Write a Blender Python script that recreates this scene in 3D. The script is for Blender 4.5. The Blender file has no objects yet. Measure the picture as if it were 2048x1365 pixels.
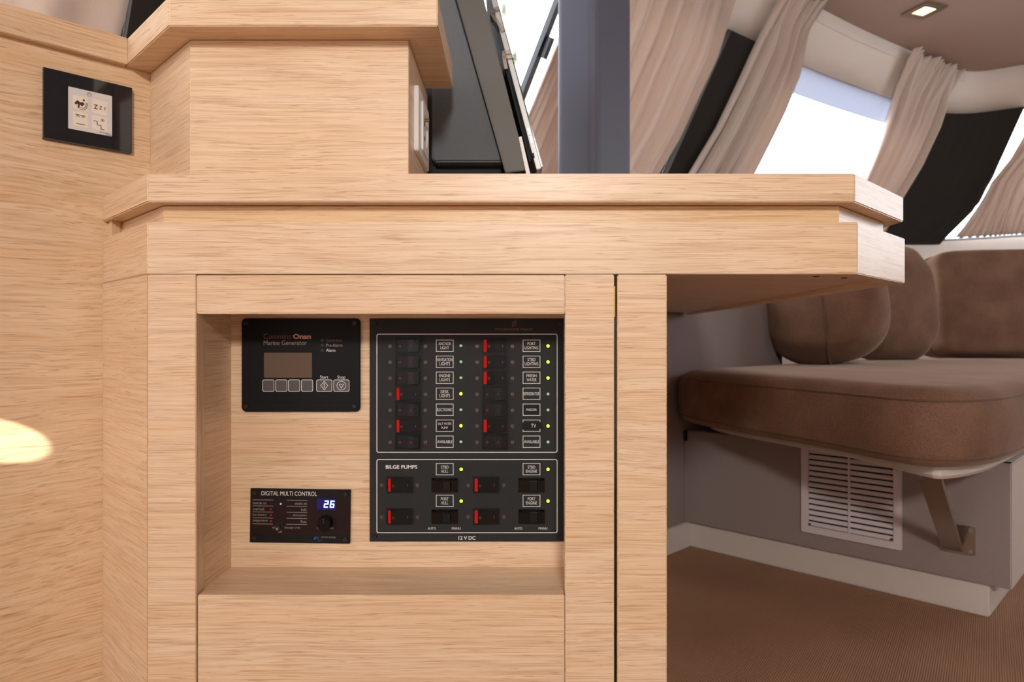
import bpy, bmesh, math, random
from mathutils import Vector, Matrix
random.seed(7)
SC = bpy.context.scene
COL = SC.collection
F = 1365.33      # focal length in pixels of a 2048 px wide frame (24 mm)
D = 0.726        # lens to desk front (desk front plane is y = 0)
H = 0.57         # lens height above the carpet

# ------------------------------------------------------------ camera
cam = bpy.data.cameras.new('camera'); cam.lens = 24.0; cam.sensor_width = 36.0
camo = bpy.data.objects.new('camera', cam); COL.objects.link(camo)
camo.location = (0, -D, H); camo.rotation_euler = (math.pi/2, 0, 0)
cam.clip_start = 0.02; cam.clip_end = 100
cam.dof.use_dof = True; cam.dof.focus_distance = 0.77; cam.dof.aperture_fstop = 9.0
SC.camera = camo

# ------------------------------------------------------------ world, lights, exposure
wd = bpy.data.worlds.new('sky'); SC.world = wd; wd.use_nodes = True
bg = wd.node_tree.nodes['Background']
bg.inputs[0].default_value = (0.90, 0.95, 1.0, 1); bg.inputs[1].default_value = 6.2
SC.view_settings.view_transform = 'Standard'; SC.view_settings.look = 'None'
SC.view_settings.exposure = 0.0; SC.view_settings.gamma = 1.0; SC.view_settings.use_curve_mapping = False

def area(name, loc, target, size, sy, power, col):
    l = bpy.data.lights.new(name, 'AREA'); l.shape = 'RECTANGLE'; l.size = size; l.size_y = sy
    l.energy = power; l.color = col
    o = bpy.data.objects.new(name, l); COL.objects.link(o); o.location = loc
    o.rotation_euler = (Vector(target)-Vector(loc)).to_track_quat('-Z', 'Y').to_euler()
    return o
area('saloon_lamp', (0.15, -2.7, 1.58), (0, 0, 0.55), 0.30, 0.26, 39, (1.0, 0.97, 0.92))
sp = bpy.data.lights.new('sun_gleam', 'SPOT'); sp.energy = 1500; sp.spot_size = math.radians(0.62); sp.spot_blend = 0.3
sp.shadow_soft_size = 0.002; sp.color = (1, 0.93, 0.82)
spo = bpy.data.objects.new('sun_gleam', sp); COL.objects.link(spo); spo.location = (-1.5, -2.6, 1.3)
GLEAM = spo

# ------------------------------------------------------------ helpers
def at(px, py, y):
    k = (y+D)/F
    return Vector(((px-1024)*k, y, H+(682.5-py)*k))
def lin(r, g, b):
    f = lambda c: (c/255/12.92) if c <= 10 else ((c/255+0.055)/1.055)**2.4
    return (f(r), f(g), f(b), 1)
WL = {}
def wl(o): return WL.get(o.name, Vector((0, 0, 0)))
def thing(name, loc, label, cat, group=None):
    o = bpy.data.objects.new(name, None); COL.objects.link(o); o.location = loc; o.empty_display_size = 0.05
    WL[o.name] = Vector(loc); o['label'] = label; o['category'] = cat
    if group: o['group'] = group
    return o
def tag(o, label, cat, group=None):
    o['label'] = label; o['category'] = cat
    if group: o['group'] = group
    return o
def structure(o, label=None):
    o['kind'] = 'structure'
    if label: o['label'] = label
    return o
def mk(name, bm, mat, parent=None, smooth=False, bevel=0, seg=2, recalc=True, label=None):
    if recalc: bmesh.ops.recalc_face_normals(bm, faces=bm.faces)
    if bevel:
        ed = [e for e in bm.edges if len(e.link_faces) == 2 and e.calc_face_angle(0) > 0.5]
        bmesh.ops.bevel(bm, geom=ed, offset=bevel, segments=seg, affect='EDGES', clamp_overlap=True)
    base = wl(parent) if parent else Vector((0, 0, 0))
    bmesh.ops.translate(bm, verts=bm.verts, vec=-base)
    me = bpy.data.meshes.new(name)
    mats = mat if isinstance(mat, list) else [mat]
    if len(mats) > 1:
        for f in bm.faces: f.material_index = wood_slot(f.normal)
    if smooth:
        for f in bm.faces: f.smooth = True
    bm.to_mesh(me); bm.free()
    for m in mats: me.materials.append(m)
    o = bpy.data.objects.new(name, me); COL.objects.link(o)
    if parent: o.parent = parent; WL[o.name] = base
    if label: o['label'] = label
    return o
def inst(name, me, parent, loc, rot=None):
    o = bpy.data.objects.new(name, me); COL.objects.link(o); o.parent = parent
    o.location = Vector(loc)-wl(parent)
    if rot: o.rotation_euler = rot
    WL[o.name] = Vector(loc)
    return o
def B(): return bmesh.new()
def prism(bm, pts, z0, z1, pt):
    """polygon pts (2d) extruded between z0 and z1, mapped to the world by pt(x, y, z)"""
    a = [bm.verts.new(pt(x, y, z0)) for x, y in pts]; b = [bm.verts.new(pt(x, y, z1)) for x, y in pts]
    n = len(pts)
    bm.faces.new(a[::-1]); bm.faces.new(b)
    for i in range(n): bm.faces.new((a[i], a[(i+1) % n], b[(i+1) % n], b[i]))
    return bm
def plan(x, y, z): return Vector((x, y, H+z))
def box(bm, x0, x1, y0, y1, z0, z1):
    return prism(bm, [(x0, y0), (x1, y0), (x1, y1), (x0, y1)], z0, z1, plan)
def rr(x0, y0, x1, y1, r, n=4):
    out = []
    for cx, cy, a in ((x1-r, y1-r, 0), (x0+r, y1-r, 90), (x0+r, y0+r, 180), (x1-r, y0+r, 270)):
        for i in range(n+1):
            t = math.radians(a+90*i/n); out.append((cx+r*math.cos(t), cy+r*math.sin(t)))
    return out
def circ(cx, cy, r, n=14): return [(cx+r*math.cos(2*math.pi*i/n), cy+r*math.sin(2*math.pi*i/n)) for i in range(n)]
def ring(bm, outer, inner, z0, z1, pt):
    n = len(outer)
    L = [[bm.verts.new(pt(x, y, z)) for x, y in p] for p, z in ((outer, z0), (outer, z1), (inner, z1), (inner, z0))]
    for k in range(4):
        a, b = L[k], L[(k+1) % 4]
        for i in range(n): bm.faces.new((a[i], a[(i+1) % n], b[(i+1) % n], b[i]))
    return bm
def stroke(bm, pts, w, z0, z1, pt):
    for (xa, ya), (xb, yb) in zip(pts[:-1], pts[1:]):
        dx, dy = xb-xa, yb-ya; l = math.hypot(dx, dy) or 1; nx, ny = -dy/l*w/2, dx/l*w/2
        ex, ey = dx/l*w*0.3, dy/l*w*0.3
        prism(bm, [(xa-ex+nx, ya-ey+ny), (xb+ex+nx, yb+ey+ny), (xb+ex-nx, yb+ey-ny), (xa-ex-nx, ya-ey-ny)], z0, z1, pt)
    return bm
def tube(bm, pts, r, n=8, closed=False):
    rings = []; N = len(pts)
    for i, p in enumerate(pts):
        p = Vector(p)
        if closed: t = Vector(pts[(i+1) % N])-Vector(pts[i-1])
        else: t = Vector(pts[min(i+1, N-1)])-Vector(pts[max(i-1, 0)])
        t.normalize(); up = Vector((0, 0, 1)) if abs(t.z) < 0.9 else Vector((1, 0, 0))
        a = t.cross(up).normalized(); b = t.cross(a)
        rings.append([bm.verts.new(p+a*r*math.cos(2*math.pi*k/n)+b*r*math.sin(2*math.pi*k/n)) for k in range(n)])
    for i in range(N if closed else N-1):
        a, b = rings[i], rings[(i+1) % N]
        for k in range(n): bm.faces.new((a[k], a[(k+1) % n], b[(k+1) % n], b[k]))
    if not closed: bm.faces.new(rings[0][::-1]); bm.faces.new(rings[-1])
    return bm
def frame3(o, r, u, w):
    o, r, u, w = Vector(o), Vector(r), Vector(u), Vector(w)
    return lambda x, y, z: o+r*x+u*y+w*z
def pxframe(y):          # pixel coordinates on a plane parallel to the desk front; z is metres towards the room
    k = (y+D)/F
    return lambda px, py, z: Vector(((px-1024)*k, y-z, H+(682.5-py)*k))
_tx = {}
def text_polys(s, bold):
    key = (s, bold)
    if key in _tx: return _tx[key]
    cu = bpy.data.curves.new('t', 'FONT'); cu.body = s; cu.size = 1; cu.resolution_u = 3; cu.offset = bold; cu.space_character = 1.0
    ob = bpy.data.objects.new('t', cu); COL.objects.link(ob)
    dg = bpy.context.evaluated_depsgraph_get(); dg.update()
    me = bpy.data.meshes.new_from_object(ob.evaluated_get(dg))
    vs = [(v.co.x, v.co.y) for v in me.vertices]; fs = [tuple(p.vertices) for p in me.polygons]
    bpy.data.objects.remove(ob); bpy.data.curves.remove(cu); bpy.data.meshes.remove(me)
    xs = [v[0] for v in vs]; ys = [v[1] for v in vs]
    _tx[key] = (vs, fs, min(xs), max(xs), min(ys), max(ys)); return _tx[key]
def text(bm, s, cx, cy, w, h, pt, z, flip=-1, bold=0.0, align='c', shear=0):
    """flat print: fits string s into w x h (w may be None) around cx, cy; flip=-1 where y runs down"""
    vs, fs, x0, x1, y0, y1 = text_polys(s, bold)
    sy = h/(y1-y0); sx = sy if w is None else w/(x1-x0)
    ox = {'c': (x0+x1)/2, 'l': x0, 'r': x1}[align]
    V = [bm.verts.new(pt(cx+(x-ox)*sx+shear*(y-(y0+y1)/2)*sy, cy+flip*(y-(y0+y1)/2)*sy, z)) for x, y in vs]
    for f in fs: bm.faces.new([V[i] for i in f])
    return bm

# ------------------------------------------------------------ materials
def nodes(name):
    m = bpy.data.materials.new(name); m.use_nodes = True
    nt = m.node_tree; return m, nt, nt.nodes['Principled BSDF']
def N(nt, t, **kw):
    n = nt.nodes.new(t)
    for k, v in kw.items(): setattr(n, k, v)
    return n
def flat(name, col, rough=0.5, metal=0, spec=0.5, noise=0, nscale=200, bump=0, coat=0, emit=None, es=0, sheen=0):
    m, nt, p = nodes(name)
    p.inputs['Base Color'].default_value = col; p.inputs['Roughness'].default_value = rough
    p.inputs['Metallic'].default_value = metal; p.inputs['Specular IOR Level'].default_value = spec
    p.inputs['Coat Weight'].default_value = coat
    if sheen: p.inputs['Sheen Weight'].default_value = sheen; p.inputs['Sheen Roughness'].default_value = 0.5; p.inputs['Sheen Tint'].default_value = (0.8, 0.6, 0.5, 1)
    if emit: p.inputs['Emission Color'].default_value = emit; p.inputs['Emission Strength'].default_value = es
    geo = N(nt, 'ShaderNodeNewGeometry'); no = N(nt, 'ShaderNodeTexNoise')
    no.inputs['Scale'].default_value = nscale; no.inputs['Detail'].default_value = 3
    nt.links.new(geo.outputs['Position'], no.inputs['Vector'])
    mx = N(nt, 'ShaderNodeMix', data_type='RGBA'); k = 1-noise
    mx.inputs[6].default_value = (col[0]*k, col[1]*k, col[2]*k, 1); mx.inputs[7].default_value = tuple(min(1, c*(1+noise)) for c in col[:3])+(1,)
    nt.links.new(no.outputs['Fac'], mx.inputs[0]); nt.links.new(mx.outputs[2], p.inputs['Base Color'])
    if bump:
        b = N(nt, 'ShaderNodeBump'); b.inputs['Strength'].default_value = bump; b.inputs['Distance'].default_value = 0.002
        nt.links.new(no.outputs['Fac'], b.inputs['Height']); nt.links.new(b.outputs[0], p.inputs['Normal'])
    return m
def wood(name, theta=0, vertical=False, light=(229, 202, 169), dark=(198, 160, 123), coarse=1.0, seed=0.0):
    m, nt, p = nodes(name); L = nt.links.new
    geo = N(nt, 'ShaderNodeNewGeometry'); oi = N(nt, 'ShaderNodeObjectInfo')
    c, s = math.cos(theta), math.sin(theta)
    def dot(v):
        n = N(nt, 'ShaderNodeVectorMath', operation='DOT_PRODUCT'); L(geo.outputs['Position'], n.inputs[0]); n.inputs[1].default_value = v
        return n.outputs['Value']
    if vertical: a, b, z = dot((0, 0, 1)), dot((0, 1, 0)), dot((1, 0, 0))
    else: a, b, z = dot((c, s, 0)), dot((-s, c, 0)), dot((0, 0, 1))
    cb = N(nt, 'ShaderNodeCombineXYZ'); L(a, cb.inputs[0]); L(b, cb.inputs[1]); L(z, cb.inputs[2])
    off = N(nt, 'ShaderNodeVectorMath', operation='MULTIPLY_ADD'); L(oi.outputs['Random'], off.inputs[0])
    off.inputs[1].default_value = (13.7+seed, 7.1, 3.3); L(cb.outputs[0], off.inputs[2])
    def noise(scale, detail=3, rough=0.55, vec=None):
        mp = N(nt, 'ShaderNodeVectorMath', operation='MULTIPLY'); L(vec or off.outputs[0], mp.inputs[0]); mp.inputs[1].default_value = scale
        n = N(nt, 'ShaderNodeTexNoise'); n.inputs['Scale'].default_value = 1; n.inputs['Detail'].default_value = detail; n.inputs['Roughness'].default_value = rough
        L(mp.outputs[0], n.inputs['Vector']); return n.outputs['Fac']
    w = noise((3*coarse, 7, 7), 2)
    wm = N(nt, 'ShaderNodeMath', operation='MULTIPLY_ADD'); L(w, wm.inputs[0]); wm.inputs[1].default_value = 0.014*coarse*coarse; wm.inputs[2].default_value = 0
    wv = N(nt, 'ShaderNodeCombineXYZ'); L(wm.outputs[0], wv.inputs[1]); L(wm.outputs[0], wv.inputs[2])
    wp = N(nt, 'ShaderNodeVectorMath', operation='ADD'); L(off.outputs[0], wp.inputs[0]); L(wv.outputs[0], wp.inputs[1]); V = wp.outputs[0]
    n1 = noise((7, 250/coarse, 250/coarse), 3, 0.6, V); n2 = noise((10, 760/coarse, 760/coarse), 2, 0.5, V); n3 = noise((1.5, 34, 34), 2, 0.5, V)
    n4 = noise((36, 800/coarse, 800/coarse), 1, 0.5, V)
    def ramp(x, a0, a1):
        r = N(nt, 'ShaderNodeMapRange'); r.clamp = True; L(x, r.inputs[0]); r.inputs[1].default_value = a0; r.inputs[2].default_value = a1; return r.outputs[0]
    def mixc(f, A, Bc, k):
        mm = N(nt, 'ShaderNodeMath', operation='MULTIPLY'); L(f, mm.inputs[0]); mm.inputs[1].default_value = k
        x = N(nt, 'ShaderNodeMix', data_type='RGBA'); L(mm.outputs[0], x.inputs[0])
        if isinstance(A, tuple): x.inputs[6].default_value = A
        else: L(A, x.inputs[6])
        x.inputs[7].default_value = Bc; return x.outputs[2]
    col = mixc(ramp(n1, 0.42, 0.68), lin(*light), lin(*dark), 0.55)
    col = mixc(ramp(n3, 0.4, 0.7), col, lin(light[0]-6, light[1]-18, light[2]-26), 0.5)
    col = mixc(ramp(n2, 0.50, 0.70), col, lin(dark[0]-14, dark[1]-22, dark[2]-30), 0.6)
    col = mixc(ramp(n4, 0.64, 0.74), col, lin(150, 104, 68), 0.45)
    L(col, p.inputs['Base Color']); p.inputs['Roughness'].default_value = 0.42; p.inputs['Specular IOR Level'].default_value = 0.4; p.inputs['Coat Weight'].default_value = 0.4; p.inputs['Coat Roughness'].default_value = 0.3
    bp = N(nt, 'ShaderNodeBump'); bp.inputs['Strength'].default_value = 0.12; bp.inputs['Distance'].default_value = 0.0006
    L(n2, bp.inputs['Height']); L(bp.outputs[0], p.inputs['Normal'])
    return m
PI = math.pi
W0 = wood('oak_veneer'); WR = wood('oak_rail_veneer', light=(228, 198, 156), dark=(198, 156, 112)); W45 = wood('oak_veneer_diagonal', PI/4); WM45 = wood('oak_veneer_counter_diagonal', -PI/4); W90 = wood('oak_veneer_depth', PI/2)
WV = wood('oak_edge_band', vertical=True); WWALL = wood('oak_wall_veneer', PI/4, coarse=1.5, light=(228, 200, 165), dark=(198, 160, 121))
WOOD = [W0, W45, WM45, W90]
def wood_slot(n):
    if abs(n.z) > 0.6: return 0
    a = math.degrees(math.atan2(n.y, n.x))+90
    a = (a+22.5) % 180
    return 0 if a < 45 else 1 if a < 90 else 3 if a < 135 else 2
M = {}
M['black'] = flat('black_plastic', lin(22, 21, 21), 0.5, spec=0.2, noise=0.1)
M['panel'] = flat('anthracite_panel', lin(44, 45, 46), 0.6, spec=0.15, noise=0.12, nscale=60)
M['rocker'] = flat('switch_black', lin(16, 16, 16), 0.4, spec=0.25)
M['onan'] = flat('black_faceplate', lin(20, 20, 21), 0.55, spec=0.15, noise=0.1)
M['gloss'] = flat('glossy_black', lin(12, 12, 14), 0.12, spec=0.3)
M['red'] = flat('red_plastic', lin(205, 22, 20), 0.35)
M['redmark'] = flat('red_print', lin(140, 38, 30), 0.5)
M['white_print'] = flat('white_print', lin(225, 222, 216), 0.6)
M['dim_print'] = flat('dull_grey_print', lin(150, 138, 132), 0.6)
M['rose_print'] = flat('copper_print', lin(190, 140, 125), 0.6)
M['dark_rose'] = flat('dull_red_print', lin(120, 80, 72), 0.6)
M['screw'] = flat('oxidised_screw', lin(120, 96, 84), 0.4, metal=0.6)
M['blackscrew'] = flat('black_screw', lin(40, 38, 37), 0.4, metal=0.3)
M['slot'] = flat('dark_slot', lin(14, 13, 13), 0.7)
M['led_on'] = flat('lit_yellow_green_led', lin(215, 235, 60), 0.3, emit=(0.75, 1.0, 0.06, 1), es=1.1)
M['led_off'] = flat('pale_green_led', lin(165, 205, 165), 0.3, emit=(0.3, 0.6, 0.32, 1), es=0.12)
M['led_red'] = flat('red_led', lin(150, 20, 28), 0.3)
M['lcd'] = flat('brown_lcd', lin(96, 78, 62), 0.25, spec=0.3)
M['button'] = flat('grey_button', lin(74, 72, 73), 0.45)
M['blue_digit'] = flat('lit_blue_digit', lin(200, 220, 255), 0.3, emit=(0.42, 0.62, 1.0, 1), es=2.2)
M['blue_dark'] = flat('blue_display', lin(12, 14, 80), 0.2, emit=(0.005, 0.008, 0.35, 1), es=0.18)
M['blue_logo'] = flat('blue_print', lin(28, 90, 150), 0.5)
M['maroon'] = flat('maroon_tint_panel', lin(34, 20, 20), 0.4, spec=0.2)
M['white'] = flat('white_plastic', lin(226, 220, 216), 0.35)
M['pad'] = flat('pearl_touch_pad', lin(214, 212, 212), 0.3)
M['key'] = flat('cream_key', lin(232, 224, 212), 0.4)
M['icon'] = flat('brown_icon', lin(72, 34, 30), 0.5)
M['plate'] = flat('glossy_switch_plate', lin(34, 36, 40), 0.07)
M['steel'] = flat('brushed_steel', lin(84, 80, 75), 0.5, metal=0.2, noise=0.06, nscale=300)
M['bracket'] = flat('stainless_bracket', lin(165, 150, 135), 0.3, metal=0.9)
M['alu'] = flat('silver_aluminium', lin(150, 147, 144), 0.4, metal=0.5)
M['leather'] = flat('charcoal_vinyl', lin(92, 96, 100), 0.65, noise=0.2, nscale=700, bump=0.2)
M['dark_fill'] = flat('black_recess', lin(20, 20, 21), 0.7)  # plain black, also standing in for shade around the console
M['post'] = flat('slate_post', lin(94, 97, 113), 0.55, noise=0.03, nscale=20)
def clothmat():
    m = bpy.data.materials.new('beige_curtain_cloth'); m.use_nodes = True; nt = m.node_tree; nt.nodes.clear()
    o = N(nt, 'ShaderNodeOutputMaterial'); mx = N(nt, 'ShaderNodeMixShader'); t = N(nt, 'ShaderNodeBsdfTranslucent'); d = N(nt, 'ShaderNodeBsdfDiffuse')
    geo = N(nt, 'ShaderNodeNewGeometry'); no = N(nt, 'ShaderNodeTexNoise'); no.inputs['Scale'].default_value = 300
    nt.links.new(geo.outputs['Position'], no.inputs['Vector'])
    c = N(nt, 'ShaderNodeMix', data_type='RGBA'); c.inputs[6].default_value = lin(226, 210, 199); c.inputs[7].default_value = lin(238, 224, 214)
    nt.links.new(no.outputs['Fac'], c.inputs[0]); nt.links.new(c.outputs[2], d.inputs[0])
    t.inputs[0].default_value = lin(212, 192, 178); mx.inputs[0].default_value = 0.2
    nt.links.new(d.outputs[0], mx.inputs[1]); nt.links.new(t.outputs[0], mx.inputs[2]); nt.links.new(mx.outputs[0], o.inputs[0])
    return m
M['curtain'] = clothmat()
M['cream'] = flat('cream_headliner', lin(238, 228, 218), 0.75, spec=0.2)
M['blackpanel'] = flat('black_window_trim', lin(52, 49, 46), 0.85, spec=0.1)
M['ceiling'] = flat('mauve_headliner', lin(176, 152, 140), 0.75, spec=0.2, noise=0.04, nscale=900)
M['greypanel'] = flat('grey_fabric_panel', lin(146, 132, 129), 0.85, spec=0.15, noise=0.1, nscale=500)
M['skirt'] = flat('white_skirting', lin(206, 196, 188), 0.45)
M['vent'] = flat('vent_plastic', lin(208, 196, 200), 0.45)
M['gasket'] = flat('black_gasket', lin(26, 26, 32), 0.5)
M['brass'] = flat('brass_hinge', lin(190, 150, 80), 0.35, metal=0.8)
M['lens'] = flat('warm_lamp_lens', lin(255, 225, 170), 0.3, emit=(1, 0.72, 0.34, 1), es=4)
M['clear'] = None
def glassy(name, tint, gloss):
    m = bpy.data.materials.new(name); m.use_nodes = True; nt = m.node_tree; nt.nodes.clear()
    o = N(nt, 'ShaderNodeOutputMaterial'); mx = N(nt, 'ShaderNodeMixShader'); t = N(nt, 'ShaderNodeBsdfTransparent'); g = N(nt, 'ShaderNodeBsdfGlossy')
    t.inputs[0].default_value = tint; g.inputs['Roughness'].default_value = 0.05; mx.inputs[0].default_value = gloss
    nt.links.new(t.outputs[0], mx.inputs[1]); nt.links.new(g.outputs[0], mx.inputs[2]); nt.links.new(mx.outputs[0], o.inputs[0])
    return m
M['pane'] = glassy('window_glass', (0.97, 0.98, 1, 1), 0.05)
M['clear'] = glassy('clear_plastic', (0.72, 0.74, 0.69, 1), 0.3)
def blindmat():
    m = bpy.data.materials.new('translucent_blind'); m.use_nodes = True; nt = m.node_tree; nt.nodes.clear()
    o = N(nt, 'ShaderNodeOutputMaterial'); mx = N(nt, 'ShaderNodeMixShader'); t = N(nt, 'ShaderNodeBsdfTranslucent'); d = N(nt, 'ShaderNodeBsdfDiffuse')
    t.inputs[0].default_value = lin(140, 144, 160); d.inputs[0].default_value = lin(170, 170, 180); mx.inputs[0].default_value = 0.35
    nt.links.new(t.outputs[0], mx.inputs[2]); nt.links.new(d.outputs[0], mx.inputs[1]); nt.links.new(mx.outputs[0], o.inputs[0])
    return m
M['blind'] = blindmat()
def velvet(name, light, dark, scale=9):
    m, nt, p = nodes(name); L = nt.links.new
    geo = N(nt, 'ShaderNodeNewGeometry')
    def noise(s, d):
        n = N(nt, 'ShaderNodeTexNoise'); n.inputs['Scale'].default_value = s; n.inputs['Detail'].default_value = d
        L(geo.outputs['Position'], n.inputs['Vector']); return n
    a = noise(scale, 5); b = noise(420, 2)
    ad = N(nt, 'ShaderNodeMath', operation='MULTIPLY_ADD'); L(b.outputs['Fac'], ad.inputs[0]); ad.inputs[1].default_value = 0.9
    L(a.outputs['Fac'], ad.inputs[2])
    r = N(nt, 'ShaderNodeMapRange'); L(ad.outputs[0], r.inputs[0]); r.inputs[1].default_value = 0.6; r.inputs[2].default_value = 1.3
    x = N(nt, 'ShaderNodeMix', data_type='RGBA'); L(r.outputs[0], x.inputs[0]); x.inputs[6].default_value = lin(*dark); x.inputs[7].default_value = lin(*light)
    L(x.outputs[2], p.inputs['Base Color']); p.inputs['Roughness'].default_value = 0.9; p.inputs['Specular IOR Level'].default_value = 0.1
    p.inputs['Sheen Weight'].default_value = 0.35; p.inputs['Sheen Roughness'].default_value = 0.4; p.inputs['Sheen Tint'].default_value = (0.85, 0.66, 0.55, 1)
    bp = N(nt, 'ShaderNodeBump'); bp.inputs['Strength'].default_value = 0.35; bp.inputs['Distance'].default_value = 0.002
    L(b.outputs['Fac'], bp.inputs['Height']); L(bp.outputs[0], p.inputs['Normal'])
    return m
M['velvet'] = velvet('brown_velvet', (138, 106, 87), (98, 71, 55))
M['pipe'] = velvet('brown_piping', (122, 94, 76), (92, 68, 54))
def carpetmat():
    m, nt, p = nodes('brown_carpet'); L = nt.links.new
    geo = N(nt, 'ShaderNodeNewGeometry'); mp = N(nt, 'ShaderNodeMapping'); mp.inputs['Rotation'].default_value = (0, 0, math.radians(35))
    L(geo.outputs['Position'], mp.inputs[0])
    w = N(nt, 'ShaderNodeTexWave'); w.inputs['Scale'].default_value = 85; w.inputs['Distortion'].default_value = 0.6; w.inputs['Detail'].default_value = 2; L(mp.outputs[0], w.inputs['Vector'])
    w2 = N(nt, 'ShaderNodeTexWave', bands_direction='Y'); w2.inputs['Scale'].default_value = 70; w2.inputs['Distortion'].default_value = 0.8; L(mp.outputs[0], w2.inputs['Vector'])
    mu = N(nt, 'ShaderNodeMath', operation='MULTIPLY'); L(w.outputs['Fac'], mu.inputs[0]); L(w2.outputs['Fac'], mu.inputs[1])
    n = N(nt, 'ShaderNodeTexNoise'); n.inputs['Scale'].default_value = 6; L(geo.outputs['Position'], n.inputs['Vector'])
    ad = N(nt, 'ShaderNodeMath', operation='MULTIPLY_ADD'); L(n.outputs['Fac'], ad.inputs[0]); ad.inputs[1].default_value = 0.5; L(mu.outputs[0], ad.inputs[2])
    x = N(nt, 'ShaderNodeMix', data_type='RGBA'); L(ad.outputs[0], x.inputs[0]); x.inputs[6].default_value = lin(136, 102, 80); x.inputs[7].default_value = lin(196, 154, 124)
    L(x.outputs[2], p.inputs['Base Color']); p.inputs['Roughness'].default_value = 0.95; p.inputs['Specular IOR Level'].default_value = 0.1
    bp = N(nt, 'ShaderNodeBump'); bp.inputs['Strength'].default_value = 0.5; bp.inputs['Distance'].default_value = 0.003
    L(mu.outputs[0], bp.inputs['Height']); L(bp.outputs[0], p.inputs['Normal'])
    return m
M['carpet'] = carpetmat()

# ------------------------------------------------------------ the raked, curved window wall
KL, ZC, ZH, ZS = 0.63, 1.35, 1.18, 0.57      # lean, ceiling, header and sill height above the lens
CV = [(-2.6, -.9), (-1.4, .33), (-.70, 1.03), (.047, 1.78), (.373, 2.11), (1.266, 2.805), (1.839, 3.19), (2.252, 3.431), (2.513, 3.35), (3.0, 3.0), (3.4, 2.3), (3.6, 1.2), (3.65, -.2), (3.65, -2.6)]
def cr(u):
    n = len(CV)-1; u = min(max(u, 0), n-1e-6); i = int(u); t = u-i
    P = [CV[max(i-1, 0)], CV[i], CV[i+1], CV[min(i+2, n)]]; p = []; d = []
    for k in (0, 1):
        a, b, c, e = (q[k] for q in P)
        p.append(.5*(2*b+(c-a)*t+(2*a-5*b+4*c-e)*t*t+(3*b-a-3*c+e)*t**3))
        d.append(.5*((c-a)+2*(2*a-5*b+4*c-e)*t+3*(3*b-a-3*c+e)*t*t))
    l = math.hypot(*d); return p, (d[1]/l, -d[0]/l)
def S(u, z, off=0):
    p, n = cr(u); k = off-KL*(ZC-z)
    return Vector((p[0]+n[0]*k, p[1]+n[1]*k-D, H+z))
TAB = [(i/200, cr(i/200)) for i in range(200*(len(CV)-1))]
def un(px, py, off=0):
    a = (px-1024)/F; b = (682.5-py)/F; best = (9, 0, 0)
    for u, (p, n) in TAB:
        d = (p[1]+n[1]*(off-KL*ZC))/(1-n[1]*KL*b)
        if d <= 0: continue
        e = abs(p[0]+n[0]*(off-KL*ZC+KL*b*d)-a*d)
        if e < best[0]: best = (e, u, b*d)
    return best[1], best[2]
def patch(bm, ul, ur, z0, z1, off, nu, nz=1, off2=None):
    """wall patch between ul(z) and ur(z)"""
    g = []
    for j in range(nz+1):
        z = z0+(z1-z0)*j/nz; a, b = ul(z), ur(z)
        g.append([bm.verts.new(S(a+(b-a)*i/nu, z, off)) for i in range(nu+1)])
    for j in range(nz):
        for i in range(nu): bm.faces.new((g[j][i], g[j][i+1], g[j+1][i+1], g[j+1][i]))
    return bm
def solid(o, t, off=-1):
    s = o.modifiers.new('thickness', 'SOLIDIFY'); s.thickness = t; s.offset = off; return o
cst = lambda v: (lambda z: v)
UE = len(CV)-1-0.001
o = mk('wall_front', patch(B(), cst(0), cst(UE), ZH, ZC+0.01, 0, 130, 2), M['cream'], smooth=True); structure(o, 'cream upper band of the raked window wall'); solid(o, 0.04, 0)
bm = B()                                  # sill ledge and lower wall
nu = 130; rows = []
for j in range(4):
    rr_ = []
    for i in range(nu+1):
        u = UE*i/nu
        zz = ZS if u < 9.4 else 0.42; q = S(u, zz, (0, 0.03, 0.03, 0.03)[j]); q.z = H+(zz, zz, zz-0.03, -H)[j]; rr_.append(bm.verts.new(q))
    rows.append(rr_)
for j in range(3):
    for i in range(nu): bm.faces.new((rows[j][i], rows[j][i+1], rows[j+1][i+1], rows[j+1][i]))
structure(mk('wall_front_lower', bm, M['cream']), 'cream sill and lower wall under the windows')
def slant(pa, pb):
    (ua, za), (ub, zb) = un(*pa), un(*pb)
    return lambda z: ua+(ub-ua)*(z-za)/(zb-za)
PBR = slant((2046, 215), (1872, 488))
cols = [(0.4, 2.2, 'w'), (2.2, 2.75, 'd'), (2.75, 4.56, 'w'), (4.56, 4.88, 'd'), (4.88, 6.86, 'w'), (6.86, PBR, 'd'), (PBR, 9.3, 'w'), (9.3, 9.6, 'd'), (9.6, 11.0, 'w'), (11.0, 12.99, 'd')]
nw = nd = 0; WIN = []
for a, b, k in cols:
    fa = a if callable(a) else cst(a); fb = b if callable(b) else cst(b)
    zs = 0.42 if (not callable(a) and a > 9.5) else ZS
    n_ = max(3, int(((fb(.9)-fa(.9))*10)))
    if k == 'd':
        nd += 1
        o = mk('trim_%d' % nd, patch(B(), fa, fb, zs-0.005, ZH, 0.012, n_, 3), M['blackpanel']); solid(o, 0.03, -1)
        structure(o, 'matt black panel between the raked windows')
    else:
        nw += 1
        bm = B(); e = 0.012
        for (u0, u1, z0, z1) in ((fa, lambda z, f=fa: f(z)+e, zs, ZH), (lambda z, f=fb: f(z)-e, fb, zs, ZH)):
            patch(bm, u0, u1, z0, z1, 0.0, 1, 4)
        patch(bm, fa, fb, zs, zs+0.012, 0.0, n_); patch(bm, fa, fb, ZH-0.008, ZH, 0.0, n_)
        o = mk('window_%d' % nw, bm, M['gasket']); solid(o, 0.02, 0); structure(o, 'raked saloon window'); WIN.append(o)
        pn = mk('pane', patch(B(), fa, fb, zs, ZH, -0.004, n_*2, 3), M['pane'], o, smooth=True)
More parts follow.
